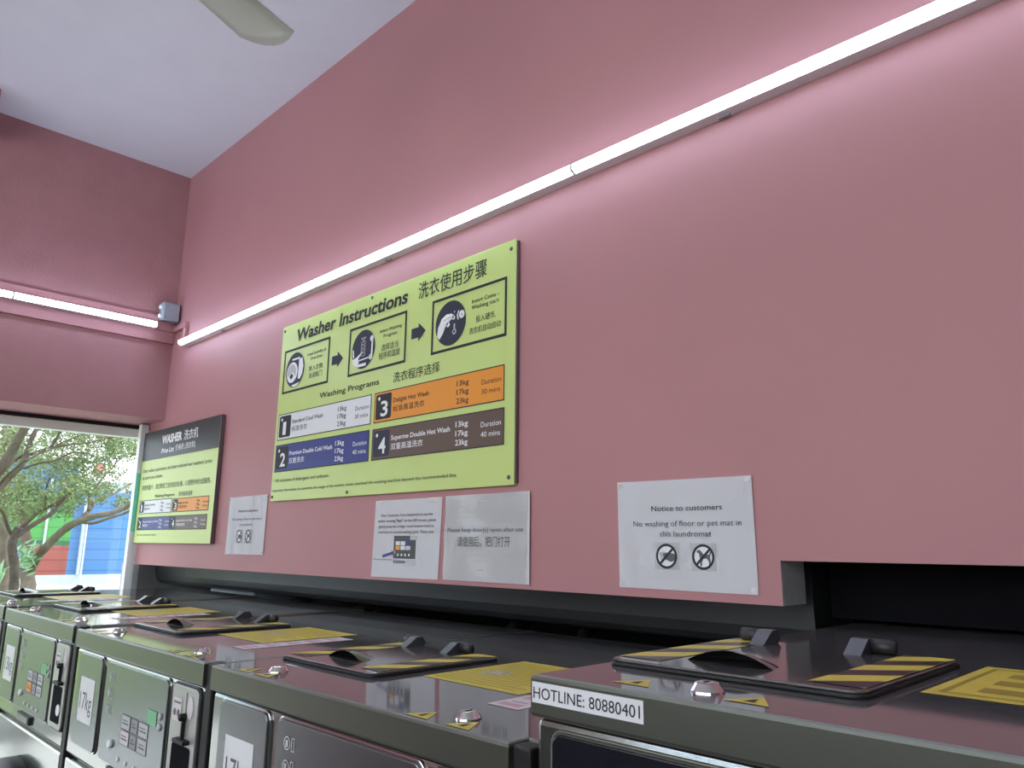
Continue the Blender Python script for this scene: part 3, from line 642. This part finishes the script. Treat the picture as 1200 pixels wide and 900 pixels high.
    for bx in ((.103, .22) if hotline else (wd*.2-.045, wd*.2+.015, wd*.84-.05, wd*.84+.022)):
        P = Print((0, 0, T), (1, 0, 0), (0, 1, 0), (0, 0, 1)); by = .025 if hotline else .007
        P.poly([(bx-.021, by), (bx+.021, by), (bx, by+.034)], 'yellow', .0005); P.poly([(bx-.005, by+.006), (bx+.005, by+.006), (bx+.001, by+.022), (bx-.003, by+.017)], 'ink', .0007); P.build('warning_triangle', root)
    P = Print((0, 0, T), (1, 0, 0), (0, 1, 0), (0, 0, 1)); u0, u1 = (.303, .53) if hotline else (wd*.455, wd*.455+.205); v0, v1 = .19, .415
    P.rect(u0, v0, u1, v1, 'yellow', .0005); wl = P.build('warning_label', root)
    P = Print((0, 0, T), (1, 0, 0), (0, 1, 0), (0, 0, 1))
    if hotline:
        P.border(u0+.01, v0+.015, u1-.01, v1-.015, .005, 'yellow_ink', .0008)
        for i in range(3): P.rect(u0+.035, v0+.04+i*.055, u1-.03, v0+.07+i*.055, 'yellow_ink', .0008)
    else:
        for i in range(14): P.rect(u0+.008, v0+.016+i*.0142, u1-.008-.05*random.random(), v0+.0195+i*.0142, 'yellow_ink', .0008)
        P.ring(u0+.06, v0+.1, .024, .02, 'lightgrey', .001); P.poly([(u0+.046, v0+.092), (u0+.074, v0+.092), (u0+.06, v0+.118)], 'lightgrey', .001)
    P.build('lettering', wl)
    if not hotline:
        P = Print((0, 0, T), (1, 0, 0), (0, 1, 0), (0, 0, 1)); s0 = u1+.012
        P.rect(s0, .12, s0+.055, .36, 'cream', .0005); pl = P.build('price_strip', root)
        P = Print((0, 0, T), (1, 0, 0), (0, 1, 0), (0, 0, 1))
        for i in range(5): P.rect(s0+.008, .13+i*.046, s0+.045, .145+i*.046, 'red_ink', .0007); P.rect(s0+.012, .153+i*.046, s0+.04, .156+i*.046, 'grey_ink', .0007)
        P.build('lettering', pl)
    else:
        P = Print((0, 0, 0), (1, 0, 0), (0, 0, 1), (0, -1, 0)); P.rect(.002, T-.026, .136, T-.0065, 'sign_white', .0004); hl = P.build('hotline_label', root)
        hl['label'] = 'white sticker printed with a hotline number'
        P = Print((0, 0, 0), (1, 0, 0), (0, 0, 1), (0, -1, 0)); P.text('HOTLINE: 80880401', .0042, T-.0218, .0112, 'ink', .1325, n=.0008); P.build('lettering', hl)
    return root
machine(2.909, .95, 1.318, '23kg', 'tall dark washer with the HOTLINE sticker on its front edge', gap=.004, hotline=True)
machine(2.186, .692, 1.2475, '17kg', 'dark washer labelled 17kg standing next to the taller HOTLINE machine')
machine(1.475, .682, 1.2485, '17kg', 'dark washer labelled 17kg in mid row, with a 13kg machine on its window side')
machine(.809, .637, 1.2530, '13kg', 'dark washer labelled 13kg directly beside a 17kg machine')
machine(.10, .680, 1.2570, '13kg', 'dark washer at the window end of the row')

# ------------------------------------------------------------------ ceiling fan
hub = Vector((2.033, -1.066, 0)); root = empty('ceiling_fan', (hub.x, hub.y, CEIL)); tag(root, 'beige ceiling fan with one blade tip in view above the pink wall', 'fan')
bm = NB(); lathe(bm, [(.07, 0), (.065, -.03), (.03, -.06)], (0, 0, 0), 'z', 24); link('canopy', bm, 'fan_metal', root)
bm = NB(); lathe(bm, [(.0125, -.05), (.0125, -.37)], (0, 0, 0), 'z', 14); link('down_rod', bm, 'fan_metal', root)
bm = NB(); lathe(bm, [(.03, -.35), (.1, -.37), (.115, -.4), (.115, -.47), (.09, -.5), (.03, -.51)], (0, 0, 0), 'z', 32); link('motor', bm, 'fan_metal', root, smooth=True)
a0 = math.atan2(.935, -.355)
for k in range(3):
    a = a0+k*2*math.pi/3; bm = NB(); n = 10; rows = []
    for i in range(n+1):
        t = i/n; rr = .14+.47*t; hw = .07+.02*t; row = []
        for j in range(7):
            s = -1+j/3; e = rr-(.03*s*s if i == n else 0); zz = -.455+.02*s-.012*(1-s*s)
            row.append((e*math.cos(a)-hw*s*math.sin(a), e*math.sin(a)+hw*s*math.cos(a), zz))
        rows.append([bm.verts.new(p) for p in row])
    for i in range(n):
        for j in range(6): bm.faces.new((rows[i][j], rows[i][j+1], rows[i+1][j+1], rows[i+1][j]))
    bmesh.ops.recalc_face_normals(bm, faces=bm.faces[:]); bmesh.ops.solidify(bm, geom=bm.faces[:], thickness=.004)
    bl = link('blade', bm, 'fan', root, smooth=True)
    bm = NB(); tube(bm, [(.1*math.cos(a), .1*math.sin(a), -.45), (.19*math.cos(a), .19*math.sin(a), -.452)], .012, 8); link('blade_bracket', bm, 'fan_metal', bl)

# ------------------------------------------------------------------ outdoors
def at(px, py, X):
    d = fw*FPX+rt*(px-600)-up*(py-450); return CAM+d*((X-CAM.x)/d.x)
structure(link('ground_outside', box(NB(), (-60, -40, -.25), (WF-.02, 60, -.1)), 'grass'), 'green lawn outside the window')
bm = NB(); n = 24
pts = [(-.37, -14), (-.37, 8)]+[(-3.9-.5*math.sin(i*.9)-.3*math.sin(i*2.3), 8-22*i/n) for i in range(n+1)]
prism(bm, pts, -.1, -.06, 'z'); structure(link('pavement_outside', bm, 'pave'), 'white concrete path outside the window')
bm = NB(); kp = [Vector((p[0], p[1], -.05)) for p in pts[2:]]; tube(bm, kp, .16, 6); structure(link('kerb_outside', bm, 'kerb'), 'grey wavy kerb between path and lawn')
XB = -28.
bm = NB(); box(bm, (-28, -20, -.1), (-19, 40, -.085)); structure(link('road_outside', bm, 'pave'), 'pale paving in front of the clad building')
def wallrect(bm, a, b, c, d, x0, x1, top=None):
    """quad whose picture corners are a b c d (bl, br, tr, tl), projected on plane x1, thick to x0"""
    q = [at(*p, x1) for p in (a, b, c, d)]
    prism(bm, [(v.y, v.z) for v in q], x0, x1, 'x')
base = at(80, 673.5, XB).z; y0b, y1b = at(-60, 670, XB).y, at(200, 670, XB).y
gy0, gy1 = at(0, 640, XB).y-1.6, at(79, 655, XB).y
ztop = at(90, 572, XB).z; zg = at(40, 633, XB).z; zr = at(60, 639, XB).z
root = empty('painted_building', (XB, 7, -.1)); tag(root, 'low building clad in blue, green and red sheets behind the trees', 'building')
inv = Matrix.Translation(root.location).inverted()
def bpart(name, y0, z0, y1, z1, m, x1=0., dpt=.2):
    o = link(name, box(NB(), (XB-dpt, y0, z0), (XB+x1, y1, z1)), m, root); o.matrix_parent_inverse = inv; return o
bpart('base_wall', -4, -.2, 30, base, 'clad_white', .02, .3)
bpart('blue_cladding', gy1, base, 30, ztop-.1, 'clad_blue', 0, 4)
bpart('blue_upper_wall', -4, base, gy1, ztop+1.0, 'clad_blue', -.05, 4)
bpart('green_cladding', gy0, zg, gy1, at(40, 575, XB).z, 'clad_green'); bpart('dark_green_band', gy0, zr, gy1, zg, 'clad_dgreen'); bpart('dark_green_strip', gy0, at(60, 600, XB).z, gy1, at(60, 593, XB).z, 'clad_dgreen', .02)
bpart('red_cladding', at(36, 655, XB).y, base, gy1, zr, 'clad_red')
bpart('white_column', at(52, 630, XB).y-.04, zr, at(52, 630, XB).y+.04, zg+2.2, 'clad_white', .05, 0)
bpart('drain_pipe', at(90, 672, XB).y-.05, base, at(90, 672, XB).y+.05, ztop+.4, 'clad_white', .12, 0)
bm = NB(); a_ = at(107, 560, XB+.1); tube(bm, [(XB+.3, a_.y, -.1), (XB+.3, a_.y, a_.z+.75)], .03, 8); fp_ = link('flag_pole', bm, 'white_gloss'); tag(fp_, 'white pole with a small red and white flag behind the tree', 'flag')
bm = NB(); box(bm, (XB+.28, a_.y, a_.z), (XB+.3, a_.y+.34, a_.z+.55)); fl = link('flag', bm, mat('pink_red_cloth', s2l(226, 120, 130), .7), fp_)
bm = NB(); box(bm, (XB+.279, a_.y+.01, a_.z-.05), (XB+.301, a_.y+.34, a_.z+.2)); link('flag_band', bm, 'white_gloss', fl)
root = empty('white_building', (-40, 16, -.1)); tag(root, 'white building with small windows seen far behind the blue cladding', 'building')
inv = Matrix.Translation(root.location).inverted()
za, zb_, ya, yb = -.1, at(142, 566, -40).z, at(120, 570, -40).y, at(185, 570, -40).y
o = link('wall', box(NB(), (-46, ya, za), (-40, yb, zb_)), 'clad_white', root); o.matrix_parent_inverse = inv
for i in range(5):
    y = ya+1.2+i*1.3; o = link('window', box(NB(), (-40.02, y, zb_-1.0), (-39.95, y+.7, zb_-.4)), 'grey_ink', root); o.matrix_parent_inverse = inv

def tree(name, label, X, limbs, clumps, bark, nleaf, lm, size, cat='tree', spread=2.0, kx=.0):
    b0 = at(*limbs[0][1][0], X); root = empty(name, (b0.x, b0.y, -.1)); tag(root, label, cat, 'trees outside the window')
    inv = Matrix.Translation(root.location).inverted(); first = True
    for m, pts, w0, w1, dx in limbs:
        P_ = [at(px, py, X+dx*(i/(max(1, len(pts)-1)))) for i, (px, py) in enumerate(pts)]
        if first: P_[0].z = -.15
        sp = smooth_path(P_, 5); bm = NB(); sc = (CAM-P_[0]).dot(-fw)/FPX; n = len(sp)
        tube(bm, sp, [sc*(w0+(w1-w0)*i/(n-1))/2*(1+.06*math.sin(i*2.3)) for i in range(n)], 10)
        o = link('trunk' if first or len(limbs) > 1 and m == 'T' else 'limb', bm, bark, root); o.matrix_parent_inverse = inv; first = False
    bm = NB()
    tot = sum(c[4] for c in clumps)
    for cx, cy, rx, ry, wgt in clumps:
        for i in range(int(nleaf*wgt/tot)):
            a = random.random()*6.283; r = random.random()**.5
            c = at(cx+rx*r*math.cos(a), cy+ry*r*math.sin(a), X+random.uniform(-spread, spread)+kx)
            for k in range(4):
                q = c+Vector([random.gauss(0, size*1.3) for _ in range(3)])
                d1 = Vector([random.gauss(0, 1) for _ in range(3)]).normalized()*size*random.uniform(.6, 1.2); d2 = d1.cross(Vector([random.gauss(0, 1) for _ in range(3)])).normalized()*size*.45
                f = bm.faces.new([bm.verts.new(p) for p in (q-d1, q+d2, q+d1, q-d2)])
    o = link('foliage', bm, lm, root); o.matrix_parent_inverse = inv; o['kind'] = 'stuff'
    return root
limbsA = [('T', [(33, 720), (33, 692), (32, 670), (32, 655), (30, 630), (26, 610), (24, 588), (21, 560)], 18, 8, -1.5),
          ('L', [(36, 668), (44, 652), (54, 641), (66, 629), (80, 617), (98, 609), (115, 604), (131, 601), (146, 595), (157, 587), (170, 575)], 11, 4, 2.5),
          ('L', [(70, 626), (84, 616), (97, 607), (106, 596), (110, 589), (119, 583), (130, 580), (141, 574), (155, 566)], 7, 2, -1.5),
          ('L', [(96, 612), (110, 613), (128, 607), (145, 602), (155, 596), (158, 586)], 3.5, 2.5, 1),
          ('L', [(104, 598), (106, 584), (113, 570), (122, 558), (136, 542), (133, 530)], 4, 1.5, -1),
          ('L', [(136, 542), (148, 534), (162, 528)], 1.6, 1, -1)]
clA = [(60, 560, 55, 26, 2.0), (20, 585, 24, 34, 1.6), (60, 592, 32, 14, .9), (100, 548, 34, 16, 1.0), (105, 578, 28, 12, .8), (147, 590, 12, 8, .35), (134, 560, 22, 14, .35), (70, 530, 70, 16, 2.2), (145, 515, 26, 24, 2.4), (110, 505, 60, 12, 1.6), (30, 650, 9, 10, .12)]
tree('spreading_tree', 'tree with a pale forked trunk and long low limbs outside the window', -15.5, limbsA, clA, 'bark', 2900, 'leaf', .047, spread=1.5, kx=-1.0)
limbsB = [('T', [(15, 720), (16, 692), (17, 665), (14, 640), (18, 627), (22, 618)], 11, 9, .2),
          ('L', [(18, 630), (28, 622), (42, 613), (54, 606), (63, 600), (68, 592), (80, 580), (92, 573)], 6.5, 3, -.8),
          ('L', [(21, 621), (32, 612), (45, 600), (52, 596), (62, 592), (76, 583), (86, 574)], 5, 2.5, .6),
          ('L', [(52, 597), (53, 588), (54, 574), (58, 560)], 3.5, 1.5, .5),
          ('L', [(15, 630), (9, 617), (4, 602), (-6, 590)], 4.5, 3, .8)]
tree('dark_barked_tree', 'slim tree with dark bark growing close against the pale forked trunk', -14.6, limbsB, [(35, 580, 30, 18, 1), (80, 570, 18, 10, .5)], 'bark_dark', 200, 'leaf', .045, spread=.8)
limbsC = [('T', [(-40, 720), (-36, 660), (-30, 600), (-12, 565), (2, 548), (15, 527), (28, 504), (40, 486), (52, 470)], 15, 8, .8),
          ('L', [(-14, 590), (-4, 574), (10, 560), (24, 546), (30, 534), (38, 512), (46, 497), (54, 478)], 9, 5, -.5),
          ('L', [(-8, 560), (6, 549), (22, 536), (40, 531), (62, 524), (82, 521), (106, 518), (132, 512), (165, 507)], 5, 2.2, -1.5),
          ('L', [(60, 524), (66, 514), (74, 500), (80, 490)], 3.5, 2, .3),
          ('L', [(27, 549), (45, 543), (66, 539), (80, 532), (92, 530), (108, 533)], 2.6, 1.4, .6),
          ('L', [(30, 540), (45, 532), (60, 527), (74, 518), (100, 508), (112, 503)], 3, 1.4, -.6),
          ('L', [(-6, 575), (8, 558), (22, 546), (30, 538)], 3.5, 2.5, .8)]
tree('leaning_tree', 'tree leaning in from outside the frame with thick dark limbs under the window head', -13.2, limbsC, [(60, 508, 50, 14, 1.2), (120, 520, 40, 14, .7), (25, 545, 30, 16, .5), (40, 525, 40, 16, .6)], 'bark_dark', 420, 'leaf', .042, spread=.8, kx=-1.)
limbsD = [('T', [(4, 720), (5, 640), (4, 570), (6, 535), (9, 505), (10, 480)], 13, 9, .3), ('L', [(5, 560), (12, 530), (17, 505), (20, 485)], 7, 5, .5)]
tree('pale_trunk_tree', 'pale upright trunk farther back at the edge of the window view', -19.5, limbsD, [(10, 520, 20, 20, 1)], 'bark', 130, 'leaf', .07)
# fern growing on the trunk and an agave
root = empty('trunk_fern', at(31, 655, -15.1)); tag(root, 'pale fern growing on the fork of the pale trunk', 'fern')
bm = NB()
for i in range(90):
    c = at(random.gauss(31, 5), random.gauss(652, 7), -15.0+random.uniform(-.15, .15))-root.location
    d = Vector([random.gauss(0, 1) for _ in range(3)]).normalized()*.12; e = d.cross(Vector((random.gauss(0, 1), .3, .2))).normalized()*.025
    bm.faces.new([bm.verts.new(p) for p in (c-d, c+e, c+d, c-e)])
link('fronds', bm, 'leaf_pale', root)
root = empty('agave_plant', at(-3, 690, -9)); tag(root, 'pale green spiky plant by the window edge in front of the trees', 'plant')
for tx, ty, wv_ in ((14, 663, 5), (6, 672, 5), (5, 655, 4), (-4, 650, 4), (2, 662, 5)):
    bm = NB(); a_ = at(-4, 690, -9)-root.location; b_ = at(tx, ty, -9+random.uniform(-.2, .2))-root.location; mid = (a_+b_)/2+Vector((0, 0, .12)); side = Vector((0, .02, 0))
    va = [bm.verts.new(p) for p in (a_-side*.6, mid-side, b_, mid+side, a_+side*.6)]; bm.faces.new(va); bmesh.ops.solidify(bm, geom=bm.faces[:], thickness=.006)
    link('leaf', bm, 'leaf_pale', root)
